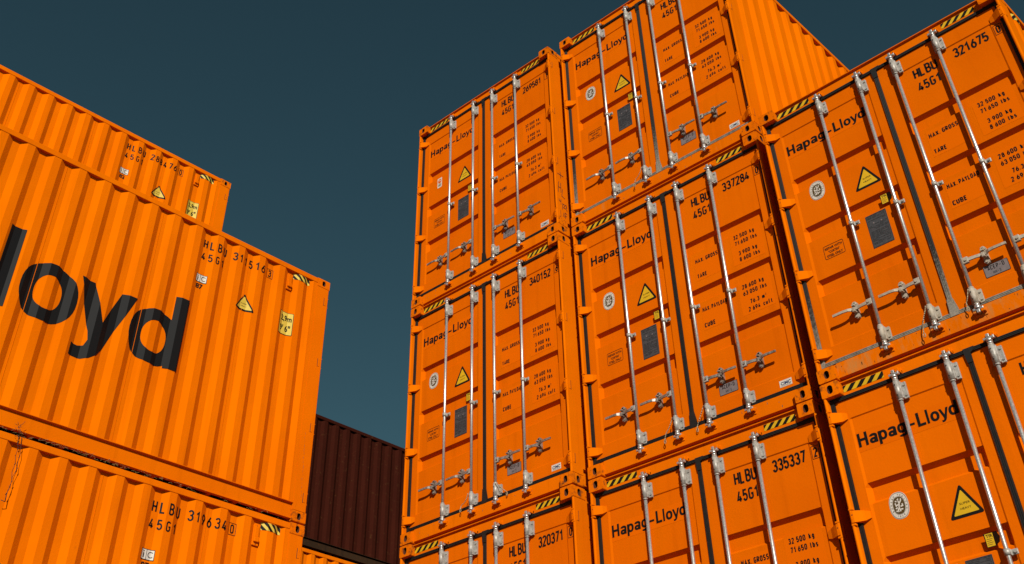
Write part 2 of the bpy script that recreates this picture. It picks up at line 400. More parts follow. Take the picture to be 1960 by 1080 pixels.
def post(sx):
    mb = MB()
    # outer angle: rounded front edge, notched behind at each hinge
    X = lambda a: sx*(HW-a)
    pr = [(.0015, .176), (.0015, .016)]+[(.0150-.0135*math.cos(t), .016-.0135*math.sin(t)) for t in (PI/8, PI/4, 3*PI/8, PI/2, 5*PI/8, 3*PI/4, 7*PI/8)]+[(.0285, .016), (.0285, .075), (.072, .075), (.072, .176)]
    mb.prism([(X(a), b) for a, b in pr], 'z', .118, H-.118, 'orange')
    for z in HZ:                       # hinge lugs; a dark strip paints the shade of their side slot
        mb.bbox(*sorted((X(-.002), X(.006))), .036, .060, z-.046, z+.046, 'orange', .002)
        mb.box(*sorted((X(-.0006), X(.003))), .060, .066, z-.05, z+.05, 'recess_shade')
        for dz in (-.058, .058): mb.bbox(*sorted((X(.004), X(.040))), .0005, .030, z+dz-.008, z+dz+.008, 'orange', .004)
    mb.box(*sorted((X(.0725), X(.10))), .09, .12, .118, H-.118, 'recess_shade')
    return mb.mesh('corner_post')
MESH['post_l'] = post(-1); MESH['post_r'] = post(1)
def bpost(sx):
    mb = MB(); X = lambda a: sx*(HW-a)
    mb.box(*sorted((X(.0015), X(.15))), L-.17, L-.002, .118, H-.118, 'orange'); return mb.mesh('corner_post')
MESH['bpost_l'] = bpost(-1); MESH['bpost_r'] = bpost(1)
def header():
    mb = MB(); a, b = ux(.162), ux(W-.162)
    pr = [(.050, H-.006), (.050, H-.014), (.072, H-.018), (.072, 2.775), (.10, 2.775), (.16, 2.775), (.16, H-.006)]
    mb.prism(pr, 'x', a, b, 'orange')
    mb.box(ux(.075), ux(.162), .072, .16, 2.7755, 2.7779, 'orange'); mb.box(ux(W-.162), ux(W-.075), .072, .16, 2.7755, 2.7779, 'orange')
    for u in BARS:                     # keeper lugs for the cams
        mb.bbox(ux(u-.045), ux(u-.020), .015, .082, 2.777, 2.800, 'orange', .004)
        mb.bbox(ux(u+.018), ux(u+.052), .010, .082, 2.778, 2.812, 'orange', .006)
        mb.bbox(ux(u-.045), ux(u+.052), .058, .083, 2.779, 2.822, 'orange', .003)
    return mb.mesh('door_header')
BARS = (.624, 1.052, 1.402, 1.818)
MESH['header'] = header()
def sill():
    mb = MB(); a, b = ux(.162), ux(W-.162)
    pr = [(.050, .018), (.050, .142), (.058, .150), (.16, .150), (.16, .018)]
    mb.prism(pr, 'x', a, b, 'orange')
    mb.box(ux(.075), ux(.162), .062, .16, .119, .150, 'orange'); mb.box(ux(W-.162), ux(W-.075), .062, .16, .119, .150, 'orange')
    for u in BARS:
        mb.bbox(ux(u-.045), ux(u-.020), .012, .053, .082, .108, 'orange', .004)
        mb.bbox(ux(u+.018), ux(u+.052), .008, .053, .078, .112, 'orange', .006)
        mb.bbox(ux(u-.045), ux(u+.052), .042, .052, .060, .122, 'orange', .003)
    return mb.mesh('door_sill')
MESH['sill'] = sill()
def side_wall(sx):
    mb = MB(); vs = []; fs = []
    z0, z1 = .19, 2.845
    for s_, d in PROF:
        vs += [(sx*(HW-d), s_, z0), (sx*(HW-d), s_, z1)]
    for i in range(len(PROF)-1): fs.append((2*i, 2*i+2, 2*i+3, 2*i+1))
    mb.add(vs, fs, 'orange')
    k = 0; s_ = .445
    while s_+.21 < L-.25:              # vertical weld beads in every fourth trough
        if k % 4 == 2: mb.box(*sorted((sx*(HW-.0425), sx*(HW-.0385))), s_+.112, s_+.117, z0, z1, 'orange')
        k += 1; s_ += .2835
    mb.box(*sorted((sx*(HW-.0075), sx*(HW-.003))), .229, .234, z0, z1, 'orange')
    # inner backing so nothing shines through
    mb.box(*sorted((sx*(HW-.06), sx*(HW-.055))), .15, L-.15, .1, 2.86, 'orange')
    return mb.mesh('side_wall')
MESH['wall_l'] = side_wall(-1); MESH['wall_r'] = side_wall(1)
def top_rail(sx):
    mb = MB(); mb.bbox(*sorted((sx*(HW-.001), sx*(HW-.061))), .179, L-.179, 2.820, 2.882, 'orange', .005); return mb.mesh('top_rail')
def bottom_rail(sx):
    mb = MB(); X = lambda a: sx*(HW-a)
    pr = [(.001, .190), (.055, .190), (.055, .024), (.012, .024), (.012, .030), (.030, .032), (.030, .178), (.001, .184)]
    mb.prism([(X(a), z) for a, z in pr], 'y', .179, L-.179, 'orange'); return mb.mesh('bottom_rail')
for k_, s_ in (('l', -1), ('r', 1)): MESH['trail_'+k_] = top_rail(s_); MESH['brail_'+k_] = bottom_rail(s_)
def roof():
    mb = MB(); vs = []; fs = []; y = .1; i = 0
    while y < L-.1:
        z = 2.872 if i % 4 in (0, 1) else 2.852
        vs += [(-HW+.061, y, z), (HW-.061, y, z)]; y += (.08, .05, .08, .05)[i % 4]; i += 1
    n = len(vs)//2; fs = [(2*j, 2*j+1, 2*j+3, 2*j+2) for j in range(n-1)]
    mb.add(vs, fs, 'orange'); return mb.mesh('roof')
MESH['roof'] = roof()
def floor():
    mb = MB(); mb.box(-HW+.056, HW-.056, .161, L-.161, .10, .15, 'plate_grey')
    y = .5
    while y < L-.3: mb.box(-HW+.056, HW-.056, y, y+.045, .02, .0999, 'orange'); y += .31
    return mb.mesh('underframe')
MESH['floor'] = floor()
def end_wall():
    mb = MB(); vs = []; x = -HW+.15; i = 0; P = [(x, L-.02)]
    while x < HW-.3:
        for dx, d in ((.09, .02), (.06, .06), (.07, .06), (.05, .02)): x += dx; P.append((x, L-d))
    P.append((HW-.15, L-.02))
    for px, py in P: vs += [(px, py, .15), (px, py, 2.85)]
    mb.add(vs, [(2*j, 2*j+2, 2*j+3, 2*j+1) for j in range(len(P)-1)], 'orange')
    mb.box(-HW+.162, HW-.162, L-.12, L-.003, .018, .149, 'orange'); mb.box(-HW+.162, HW-.162, L-.12, L-.003, 2.851, 2.884, 'orange')
    return mb.mesh('end_wall')
MESH['end'] = end_wall()

# doors -------------------------------------------------
GROOVES = (2.056, 1.507, .948)
def door(right):
    u0, u1 = (.066, 1.188) if not right else (1.2275, W-.066)
    mir = (lambda u: u) if not right else (lambda u: W-u)
    us = [.066, .150, .172, 1.090, 1.104, 1.188]
    if right: us = [W-u1, .152, .166, 1.083, 1.100, W-u0]
    v0, v1 = .188, 2.742
    rows = [(v0, 0), (.314, 0), (.322, 1)]
    for g in sorted(GROOVES): rows += [(g-.160, 1), (g-.132, 2), (g-.031, 2), (g, 1)]
    rows += [(2.578, 1), (2.587, 0), (v1, 0)]
    y = {0: D0, 1: DP, 2: DG}
    mb = MB(); vs = []
    for v, k in rows:
        for j, u in enumerate(us):
            if j in (0, 1, 4, 5): yy = D0
            else: yy = y[k]
            if j == 3 and k == 2: u_ = u-.014
            elif j == 2 and k == 2: u_ = u+.010
            else: u_ = u
            vs.append((ux(mir(u_)), yy, v))
    n = len(us)
    fs = [(i*n+j, i*n+j+1, (i+1)*n+j+1, (i+1)*n+j) for i in range(len(rows)-1) for j in range(n-1)]
    mb.add(vs, fs, 'orange_door')
    # slab edges and back
    a, b = sorted((ux(mir(us[0])), ux(mir(us[-1]))))
    mb.add([(a, D0, v0), (b, D0, v0), (b, D0, v1), (a, D0, v1), (a, .13, v0), (b, .13, v0), (b, .13, v1), (a, .13, v1)],
           [(0, 1, 5, 4), (1, 2, 6, 5), (2, 3, 7, 6), (3, 0, 4, 7), (4, 5, 6, 7)], 'orange_door')
    return mb.mesh('door')
MESH['door_l'] = door(False); MESH['door_r'] = door(True)
def ribbed(mb, p, q, wdt, horiz, key):
    """rubber seal strip with three ribs"""
    pr = []
    for k in range(3):
        c = -wdt/2+wdt*(k+.5)/3; e = wdt/6
        pr += [(c-e, .066), (c-e*.7, .054), (c+e*.7, .054), (c+e, .066)]
    pr = [(-wdt/2, .12)]+pr+[(wdt/2, .12)]
    if horiz: mb.prism([(y, p[1]+c) for c, y in pr], 'x', ux(p[0]), ux(q[0]), key)
    else: mb.prism([(ux(p[0])+c, y) for c, y in pr], 'z', p[1], q[1], key)
def gasket():
    mb = MB()
    ribbed(mb, (.0468, .1505), (.0468, 2.7745), .0355, False, 'rubber_part'); ribbed(mb, (W-.0468, .1505), (W-.0468, 2.7745), .0355, False, 'rubber_part')
    ribbed(mb, (1.208, .187), (1.208, 2.743), .038, False, 'rubber_part')
    ribbed(mb, (.065, .1685), (W-.065, .1685), .035, True, 'rubber_dusty'); ribbed(mb, (.065, 2.7585), (W-.065, 2.7585), .031, True, 'rubber')
    # folded ends of the centre seal
    mb.prism([(ux(1.176), .150), (ux(1.240), .150), (ux(1.252), .20), (ux(1.232), .30), (ux(1.186), .30), (ux(1.180), .20)], 'y', .049, .064, 'rubber_part')
    mb.prism([(ux(1.180), 2.776), (ux(1.268), 2.776), (ux(1.262), 2.748), (ux(1.232), 2.735), (ux(1.230), 2.66), (ux(1.189), 2.66), (ux(1.180), 2.745)], 'y', .049, .064, 'rubber')
    return mb.mesh('door_gasket')
MESH['gasket'] = gasket()
YB, RB = .022, .0155
def bar(u):
    mb = MB(); x = ux(u)
    mb.tube((x, YB, .125), (x, YB, 2.755), RB, 'steel', 18)
    for z, s_ in ((.124, -1), (2.755, 1)):   # cam heads
        mb.tube((x, YB, z-.012), (x, YB, z+.012), .024, 'steel', 14)
        mb.bbox(x-.040, x+.045, YB-.016, YB+.012, z+s_*.014-.010, z+s_*.014+.010, 'steel', .004)
        mb.bbox(x-.012, x+.014, YB-.020, YB+.016, z+s_*.034-.014, z+s_*.034+.014, 'steel', .004)
        mb.bbox(x+.030, x+.046, YB-.012, YB+.016, z+s_*.032-.014, z+s_*.030+.012, 'steel', .004)
        mb.tube((x, YB, z-s_*.030), (x, YB, z-s_*.012), .0205, 'steel', 14)
    return mb.mesh('locking_bar')
def bracket(u, z0, z1):
    mb = MB(); x = ux(u)
    mb.tube((x, YB, z0), (x, YB, z1), .0240, 'zinc', 18)
    mb.tube((x, YB, z0-.012), (x, YB, z0), .0215, 'zinc', 16); mb.tube((x, YB, z1), (x, YB, z1+.012), .0215, 'zinc', 16)
    mb.bbox(x-.040, x+.058, .050, .0692, z0+.008, z1-.008, 'zinc', .002)
    mb.bbox(x+.020, x+.030, .018, .054, z0+.006, z1-.006, 'zinc', .003); mb.bbox(x-.030, x-.020, .022, .054, z0+.006, z1-.006, 'zinc', .003)
    for dz in (.028, -.028):
        zc = z0+.005+(0 if dz > 0 else (z1-z0-.01))+dz
        mb.tube((x+.046, .042, zc), (x+.046, .051, zc), .0085, 'zinc', 8)
        mb.tube((x-.006, YB-.0275, zc), (x-.006, YB-.020, zc), .005, 'rubber', 8)
    return mb.mesh('bar_bracket')
def guide(u):
    mb = MB(); x = ux(u); z = 1.300
    mb.tube((x, YB, z-.020), (x, YB, z+.020), .0225, 'zinc', 16)
    mb.bbox(x+.012, x+.066, .040, .052, z-.019, z+.019, 'zinc', .004); mb.bbox(x-.024, x+.024, .034, .0695, z-.021, z+.021, 'zinc', .004)
    mb.tube((x+.050, .030, z), (x+.050, .041, z), .0105, 'zinc', 8)
    return mb.mesh('bar_guide')
def handle(u, sx):
    mb = MB(); x = ux(u); z = .530
    X = lambda a: x+sx*a
    mb.bbox(*sorted((X(.004), X(.056))), YB-.016, YB+.010, z-.027, z+.027, 'zinc', .005)
    mb.tube((X(.036), YB-.024, z), (X(.036), YB-.018, z), .010, 'handle', 8)
    # flat lever: straight arm, cranked middle, dished grip
    prof = [(.050, YB-.008, .014), (.110, YB-.002, .012), (.150, YB+.006, .013), (.198, YB+.004, .014), (.226, YB-.014, .011), (.268, YB-.020, .0105), (.366, YB-.018, .0100)]
    t = .006; vs = []
    for a, y, h2 in prof: vs += [(X(a), y-t, z-h2), (X(a), y-t, z+h2), (X(a), y+t, z+h2), (X(a), y+t, z-h2)]
    fs = []
    for i in range(len(prof)-1):
        for j in range(4): fs.append((4*i+j, 4*i+(j+1) % 4, 4*i+4+(j+1) % 4, 4*i+4+j))
    n = 4*(len(prof)-1); fs += [(0, 1, 2, 3), (n, n+1, n+2, n+3)]
    mb.add(vs, fs, 'handle')
    return mb.mesh('door_handle')
def catch(u, sx):
    mb = MB(); x = ux(u); z = .530; c = x+sx*.175
    pl = []
    for cz in (z+.046, z-.046): pass
    prof = [(c+.023*math.cos(a), z+.052+.026*math.sin(a)) for a in [PI*i/8 for i in range(9)]]+[(c-.020, z), (c-.022, z-.045)]+[(c+.023*math.cos(a), z-.052+.026*math.sin(a)) for a in [PI+PI*i/8 for i in range(9)]]+[(c+.020, z)]
    mb.prism(prof, 'y', .049, .0775, 'handle')
    mb.bbox(c-.013, c+.013, .008, .050, z+.022, z+.036, 'handle', .003); mb.bbox(c-.014, c+.014, .004, .05, z-.034, z-.022, 'handle', .003)
    mb.bbox(c-.012, c+.011, .002, .010, z-.030, z+.006, 'handle', .003)
    for dz in (.060, -.060): mb.tube((c, .040, z+dz), (c, .049, z+dz), .010, 'handle', 8)
    mb.bbox(c-.020, c+.020, .040, .052, z+.040, z+.070, 'handle', .007)
    return mb.mesh('handle_catch')
for i, u in enumerate(BARS):
    MESH['bar%d' % i] = bar(u); MESH['bu%d' % i] = bracket(u, 2.562, 2.712); MESH['bl%d' % i] = bracket(u, .160, .288); MESH['bg%d' % i] = guide(u)
    sx = -1 if i < 2 else 1
    MESH['hd%d' % i] = handle(u, sx); MESH['hc%d' % i] = catch(u, sx)
def hinge(sx, z):
    mb = MB(); X = lambda a: sx*(HW-a)
    mb.tube((X(.0195), .0175, z-.047), (X(.0195), .0175, z+.047), .0165, 'orange', 14)
    pr = [(.014, .001, .044), (.036, .002, .044), (.066, .020, .043), (.108, .048, .038), (.146, .060, .026)]
    vs = []
    for a, y, h in pr: vs += [(X(a), y, z-h*.95), (X(a), y, z+h), (X(a), (y+.014 if a < .06 else .0698), z+h), (X(a), (y+.014 if a < .06 else .0698), z-h*.95)]
    fs = [(0, 1, 2, 3), tuple(16+k for k in range(4))]
    for i in range(4):
        for j in range(4): fs.append((4*i+j, 4*i+(j+1) % 4, 4*i+4+(j+1) % 4, 4*i+4+j))
    mb.add(vs, fs, 'orange')
    mb.tube((X(.026), .004, z+.014), (X(.026), -.0005, z+.014), .0045, 'recess_shade', 8)
    return mb.mesh('hinge')
for k_, s_ in (('l', -1), ('r', 1)):
    for i, z in enumerate(HZ): MESH['hg%s%d' % (k_, i)] = hinge(s_, z)

# ---------------------------------------------------------------- door artwork
def stripes(x0, x1, y0, y1, n, lean, flip=False):
    """diagonal black bars clipped to a strip"""
    out = []; p = (x1-x0)/n
    for i in range(-2, n+2):
        a = x0+p*(i+.25); b = a+p*.5
        poly = [(a, y0), (b, y0), (b+lean, y1), (a+lean, y1)]
        def clip(pl, xc, keep_gt):
            o = []
            for (xa, ya), (xb, yb) in zip(pl, pl[1:]+pl[:1]):
                ia = (xa >= xc) if keep_gt else (xa <= xc); ib = (xb >= xc) if keep_gt else (xb <= xc)
                if ia: o.append((xa, ya))
                if ia != ib: t = (xc-xa)/(xb-xa); o.append((xc, ya+t*(yb-ya)))
            return o
        poly = clip(poly, x0, True)
        if len(poly) > 2: poly = clip(poly, x1, False)
        if len(poly) > 2: out.append(poly)
    return out
def rect(x0, x1, y0, y1): return [(x0, y0), (x1, y0), (x1, y1), (x0, y1)]
def hazard_front(x0, x1):
    d = Decal(); d.poly(rect(x0, x1, 2.804, 2.858), 'yellow'); d.quads(stripes(x0, x1, 2.804, 2.858, 4, .055), 'black', 1)
    return d.front('hazard_sticker', .072)
MESH['hz_l'] = hazard_front(.165, .525); MESH['hz_r'] = hazard_front(1.902, 2.215)
YP = DP
YPTS = [(0.0, 1.0), (.26, 1.0), (.512, .52), (.745, 1.0), (1.0, 1.0), (.74, .471), (.628, .211), (.54, .102), (.425, .031), (.315, 0.0), (.107, .010), (.105, .160), (.224, .150), (.311, .170), (.349, .25), (.321, .361)]
def heavy(ch, x0, x1, y0, y1, t, ty):
    """heavy grotesque letters as convex pieces; x0,x1 its width, y0 baseline, y1 its top (for p, g, y the tail end is given by y0)"""
    q = []; w2 = x1-x0
    def R(a, b, c, e): q.append(([(a, c), (b, c), (b, e), (a, e)], 2))
    def ring(a, b, c, e, n=36, p=2.25, frm=0, to=None):
        cx, cy, rx, ry = (a+b)/2, (c+e)/2, (b-a)/2, (e-c)/2
        def P(rx, ry, i):
            th = 2*PI*i/n; co, si = math.cos(th), math.sin(th)
            return (cx+rx*math.copysign(abs(co)**(2/p), co), cy+ry*math.copysign(abs(si)**(2/p), si))
        ly = 0 if to is None else 1
        for i in range(frm, n if to is None else to): q.append(([P(rx, ry, i), P(rx, ry, i+1), P(rx-t, ry-ty, i+1), P(rx-t, ry-ty, i)], ly))
    h = y1-y0
    if ch == 'H': R(x0, x0+t, y0, y1); R(x1-t, x1, y0, y1); R(x0+t, x1-t, y0+h*.5-ty*.45, y0+h*.5+ty*.55)
    elif ch == 'L': R(x0, x0+t, y0, y1); R(x0+t, x1, y0, y0+ty)
    elif ch == 'l' or ch == '-': R(x0, x1, y0, y1)
    elif ch == 'o': ring(x0, x1, y0, y1)
    elif ch == 'd': ring(x0, x1-t*.12, y0, y0+h*.715); R(x1-t, x1, y0+h*.015, y1)
    elif ch == 'p': xh = h*.735; ring(x0+t*.12, x1, y1-xh, y1); R(x0, x0+t, y0, y1-h*.015)
    elif ch == 'g':
        xh = h*.72; ring(x0, x1-t*.12, y1-xh, y1); R(x1-t, x1, y0+h*.17, y1-h*.015); ring(x0+t*.1, x1, y0, y0+h*.40, 36, 2.25, 20, 36)
    elif ch == 'a':
        R(x1-t*1.02, x1-t*.02, y0+h*.02, y0+h*.70); ring(x0+t*.05, x1-t*.02, y0+h*.42, y1, 36, 2.25, 0, 17); ring(x0, x1-t*.4, y0, y0+h*.60)
    elif ch == 'y': q.append(([(x0+a*w2, y0+b*h) for a, b in YPTS], 0))
    return q
UL = [('H', .184, .268, 0, 1), ('a', .280, .350, -.01, .70), ('p', .358, .431, -.27, .70), ('a', .440, .510, -.01, .70), ('g', .518, .592, -.27, .70), ('-', .606, .664, .27, .42),
      ('L', .685, .750, 0, 1), ('l', .7625, .781, 0, 1.0), ('o', .7925, .8640, -.01, .70), ('y', .8640, .9405, -.255, .70), ('d', .9385, 1.013, -.01, 1.0)]
d = Decal(); d.poly(rect(.168, 1.040, 2.292, 2.452), 'film', -1)
for ch, a, b, c, e in UL:
    for k, ly in heavy(ch, a, b, 2.331+c*.108, 2.331+e*.108, .0228, .0190): d.poly(k, 'black', ly)
MESH['company'] = d.front('company_lettering', YP)
# triangle
def tri(cx, yb, w2, h, grow):
    # rounded triangle
    P = [(cx-w2/2, yb), (cx+w2/2, yb), (cx, yb+h)]; o = []
    for i in range(3):
        a, b, c = Vector(P[i-1]), Vector(P[i]), Vector(P[(i+1) % 3])
        r = grow; u1 = (a-b).normalized(); u2 = (c-b).normalized()
        for t in (0, .25, .5, .75, 1): o.append(tuple((b+u1*r*(1-t)**2+u2*r*t**2)[:2]))
    return o
d = Decal(); d.poly(tri(.850, 1.610, .262, .234, .026), 'black'); d.poly(tri(.850, 1.631, .190, .170, .010), 'yellow', 1)
d.vf(font_fit('SUPER', .815, .895, 1.697, 1.712), 'black', 2); d.vf(font_fit('HEAVY', .815, .895, 1.662, 1.677), 'black', 2)
MESH['triangle'] = d.front('warning_triangle', YP)
# oval class emblem
d = Decal(); ex, ey = .378, 1.822
def sup(rx, ry, n=40, p=2.4):
    o = []
    for i in range(n):
        a = 2*PI*i/n; c, s_ = math.cos(a), math.sin(a)
        o.append((ex+rx*math.copysign(abs(c)**(2/p), c), ey+ry*math.copysign(abs(s_)**(2/p), s_)))
    return o
d.poly(sup(.076, .098), 'white'); a_ = sup(.072, .094); b_ = sup(.0695, .0915); d.quads([[a_[i], a_[(i+1) % 40], b_[(i+1) % 40], b_[i]] for i in range(40)], 'olive', 1)
d.poly(sup(.046, .062), 'olive', 1); a_ = sup(.050, .066); b_ = sup(.0485, .0645); d.quads([[a_[i], a_[(i+1) % 40], b_[(i+1) % 40], b_[i]] for i in range(40)], 'olive', 1)
fig = [[(0, .035), (.004, .01), (-.003, -.012), (.004, -.045)], [(.003, .012), (.02, .03), (.024, .045)], [(-.002, .008), (-.022, .0), (-.026, .022)], [(.0, -.014), (-.014, -.03), (-.012, -.046)], [(.01, -.01), (.028, -.008), (.026, .008)], [(.008, -.03), (.026, -.032)], [(-.03, -.018), (-.014, -.014)], [(-.006, .04), (.006, .048)], [(-.024, .036), (-.012, .03)], [(-.03, -.035), (-.02, -.04)]]
d.quads(flat_strokes([[(ex+x, ey+y) for x, y in f_] for f_ in fig], .0048), 'white', 2)
def ringtext(s_, a0, a1, h, flip=False):
    for i, ch in enumerate(s_):
        if ch == ' ': continue
        a = math.radians(a0+(a1-a0)*i/(len(s_)-1)); v, f = font_mesh2d(ch, .01)
        xc = (min(p[0] for p in v)+max(p[0] for p in v))/2
        rot = a-PI/2 if not flip else a+PI/2
        cx, cy = ex+.0595*math.cos(a), ey+.0790*math.sin(a)
        vv = []
        for p in v:
            x, y = (p[0]-xc)*h*1.35, (p[1]-.36)*h*1.35
            vv.append((cx+x*math.cos(rot)-y*math.sin(rot), cy+x*math.sin(rot)+y*math.cos(rot)))
        d.vf((vv, f), 'olive', 1)
ringtext('BUREAU VERITAS', 205, -25, .0125); ringtext('1828', 245, 295, .0125, True)
MESH['emblem'] = d.front('class_emblem', YP)
d = Decal(); d.poly(roundrect(.335, .420, 1.725, 1.880, .008), 'white'); d.poly(ellipse(.378, 1.828, .030, .036), 'red', 1)
d.poly(ellipse(.384, 1.835, .014, .010), 'white', 2)
for i, wd in enumerate((.055, .05, .055)): d.poly(rect(.378-wd/2, .378+wd/2, 1.774-i*.014, 1.781-i*.014), 'olive', 1)
MESH['label_small'] = d.front('class_label', YP)
# customs approval sticker
d = Decal(); d.poly([(.918, 1.372), (.975, 1.372), (1.012, 1.392), (1.022, 1.425), (1.008, 1.466), (.912, 1.466)], 'black'); d.poly(rect(.921, .978, 1.376, 1.462), 'yellow', 1)
d.poly([(.980, 1.376), (1.010, 1.394), (1.019, 1.425), (1.006, 1.462), (.980, 1.462)], 'olive', 1)
d.vf(font_fit('TIR', .928, .976, 1.436, 1.456, .02), 'black', 2)
for i in range(4): d.poly(rect(.928, .970-.008*(i % 2), 1.424-i*.012, 1.4265-i*.012), 'olive', 2)
MESH['tir'] = d.front('customs_sticker', YP-.001)
# data plate
d = Decal(); d.poly(rect(.738, .932, 1.006, 1.330), 'plate_grey')
rnd = random.Random(3)
for i in range(26):
    y = 1.316-.0112*i
    if i in (6, 7, 13): continue
    x = .752
    while x < .915:
        ln = rnd.uniform(.012, .05); e = min(x+ln, .918)
        if rnd.random() < .78: d.poly(rect(x, e, y, y+.0042), 'plate_line', 1)
        x = e+.006
d.quads(frame_quads(.741, .929, 1.009, 1.327, .003, .006), 'plate_line', 1)
for x in (.80, .872): d.poly(ellipse(x, 1.242 if x < .85 else 1.238, .007, .008, 14), 'acep', 2)
MESH['plate'] = d.front('data_plate', YP-.001)
d = Decal(); d.quads(frame_quads(.294, .492, 1.102, 1.236, .004, .014), 'black')
for i, (s_, a, b) in enumerate((('REPAIR WITH', .308, .476), ('"CORTEN"', .338, .446), ('STEEL ONLY', .316, .470))): d.vf(font_fit(s_, a, b, 1.192-.038*i, 1.216-.038*i, .02), 'black')
MESH['repair'] = d.front('steel_notice', YP)
# right door
d = Decal(); d.poly(roundrect(1.524, 1.722, .345, .448, .010), 'black'); d.poly(roundrect(1.528, 1.718, .349, .444, .008), 'acep', 1)
d.quads(text_quads('ACEP-D', 1.556, .400, .036, .0235), 'black', 2); d.quads(text_quads('HH-3', 1.590, .359, .026, .0165), 'plate_grey', 2)
MESH['acep'] = d.front('inspection_plate', YP)
d = Decal(); d.poly(rect(2.126, 2.248, .218, .278), 'white'); d.vf(font_fit('CIMC', 2.138, 2.238, .234, .264, .03), 'navy', 1); d.poly(rect(2.140, 2.236, .226, .2285), 'navy', 1)
MESH['maker'] = d.front('maker_label', D0)
d = Decal(); hh = .046; d.poly(rect(1.462, 1.775, 1.580, 1.850), 'film', -1); d.poly(rect(1.895, 2.245, 1.555, 1.905), 'film', -1); d.poly(rect(1.462, 1.775, 1.040, 1.300), 'film', -1); d.poly(rect(1.895, 2.245, 1.012, 1.350), 'film', -1)
def right_num(s_, y): d.quads(text_quads(s_, 0, y, hh, None, .215, .21, 1.0, right=2.092), 'black')
for s_, y, un, ux_ in (('32 500', 1.835, 'kg', 2.122), ('71 650', 1.764, 'lbs', 2.122), ('3 900', 1.648, 'kg', 2.122), ('8 600', 1.580, 'lbs', 2.122), ('28 600', 1.282, 'kg', 2.122), ('63 050', 1.212, 'lbs', 2.122), ('76.3', 1.108, 'm', 2.122), ('2 694', 1.036, 'cuft', 2.122)):
    right_num(s_, y); d.quads(text_quads(un, ux_, y, hh, None, .215, .28), 'black')
d.quads(text_quads('3', 2.158, 1.132, .022), 'black')
for s_, y, x1 in (('MAX. GROSS', 1.772, 1.742), ('TARE', 1.604, 1.585), ('MAX. PAYLOAD', 1.230, 1.756), ('CUBE', 1.064, 1.595)):
    q = text_quads(s_, 0, y, hh, None, .225, .18); mxx = max(p[0] for k in q for p in k); f_ = (x1-1.476)/mxx
    d.quads([[(1.476+p[0]*f_, p[1]) for p in k] for k in q], 'black')
MESH['weights'] = d.front('weight_lettering', YP)
def one(q, name, y):
    d = Decal(); d.quads(q, 'black'); return d.front(name, y)
MESH['owner'] = one(text_quads('HLBU', 1.532, 2.430, .110, .0572, .17), 'owner_code', YP)
MESH['size'] = one(text_quads('45G1', 1.534, 2.280, .100, .0575, .17), 'size_code', YP)
def serial_front(num): return one(text_quads(num, 1.914, 2.430, .104, .0540, .175), 'serial_number', YP)
def check_front(chk):
    q = text_quads(chk, 0, 2.449, .080, None, .17, .24, .85); m0 = max(p[0] for k in q for p in k)
    return one(frame_quads(2.291, 2.361, 2.435, 2.544, .004, .003)+[[(2.326-m0/2+p[0], p[1]) for p in k] for k in q], 'check_digit', D0)

# ---------------------------------------------------------------- side artwork (u = distance from the door end; reads towards the door, so u decreases)
def side_text(d, s_, y0, v, h, pitch, key='black', layer=0, sw=.15):
    q = text_quads(s_, 0, v, h, pitch, sw)
    d.quads([[(y0-p[0], p[1]) for p in k] for k in q], key, layer)
def sf(vf, y0): return ([(y0-p[0], p[1]) for p in vf[0]], vf[1])
def side_one(args, name, extra=None):
    d = Decal(); side_text(d, *args)
    if extra: d.quads(extra, 'black')
    return d.drape(name)
MESH['s_owner'] = side_one(('HLBU', 1.722, 2.607, .108, .0815), 'owner_code'); MESH['s_size'] = side_one(('45G1', 1.722, 2.455, .094, .0800), 'size_code')
def side_serial(num): return side_one((num, 1.345, 2.612, .104, .0745), 'serial_number')
def side_check(chk): return side_one((chk, .856, 2.622, .086, .06), 'check_digit', frame_quads(.790, .876, 2.607, 2.722, .004, .003))
def side_ic(num):
    d = Decal(); d.poly(rect(1.613, 1.745, 2.176, 2.272), 'black'); d.poly(rect(1.690, 1.740, 2.182, 2.266), 'white', 1); d.poly(rect(1.618, 1.685, 2.182, 2.266), 'white', 1)
    d.vf(sf(font_fit('i', 0, .012, 0, .062), 1.721), 'black', 2); d.items[-1] = ([(p[0], p[1]+2.193) for p in d.items[-1][0]], d.items[-1][1], 'black', 2)
    v, f = font_fit('C', 0, .046, 2.198, 2.252); d.vf(sf((v, f), 1.675), 'black', 2)
    v, f = font_fit(num, 0, .085, 2.100, 2.158, .03); d.vf(sf((v, f), 1.725), 'black', 0)
    return d.drape('rail_code_sticker')
def side_tri():
    d = Decal(); cx = 1.107
    d.poly([(2*cx-x, y) for x, y in tri(cx, 2.068, .252, .214, .026)], 'black'); d.poly(tri(cx, 2.088, .190, .160, .012), 'pale_yellow', 1)
    v, f = font_fit('SUPER', 0, .075, 2.148, 2.162); d.vf(sf((v, f), cx+.037), 'olive', 2)
    v, f = font_fit('HEAVY', 0, .075, 2.116, 2.130); d.vf(sf((v, f), cx+.037), 'olive', 2)
    return d.drape('warning_triangle')
def side_height():
    d = Decal(); d.poly(roundrect(.452, .634, 1.998, 2.280, .014), 'black'); d.poly(roundrect(.458, .628, 2.004, 2.274, .010), 'pale_yellow', 1)
    v, f = font_fit('2,9m', 0, .136, 2.155, 2.238, .03); d.vf(sf((v, f), .606), 'black', 2)
    v, f = font_fit('9\' 6"', 0, .134, 2.036, 2.118, .03); d.vf(sf((v, f), .611), 'black', 2)
    return d.drape('height_sticker')
def side_haz():
    d = Decal(); d.poly(rect(.282, .512, 2.738, 2.812), 'pale_yellow'); d.quads(stripes(.282, .512, 2.738, 2.812, 3, .075), 'black', 1)
    return d.drape('hazard_sticker')
MESH['s_tri'] = side_tri(); MESH['s_h'] = side_height(); MESH['s_haz'] = side_haz()
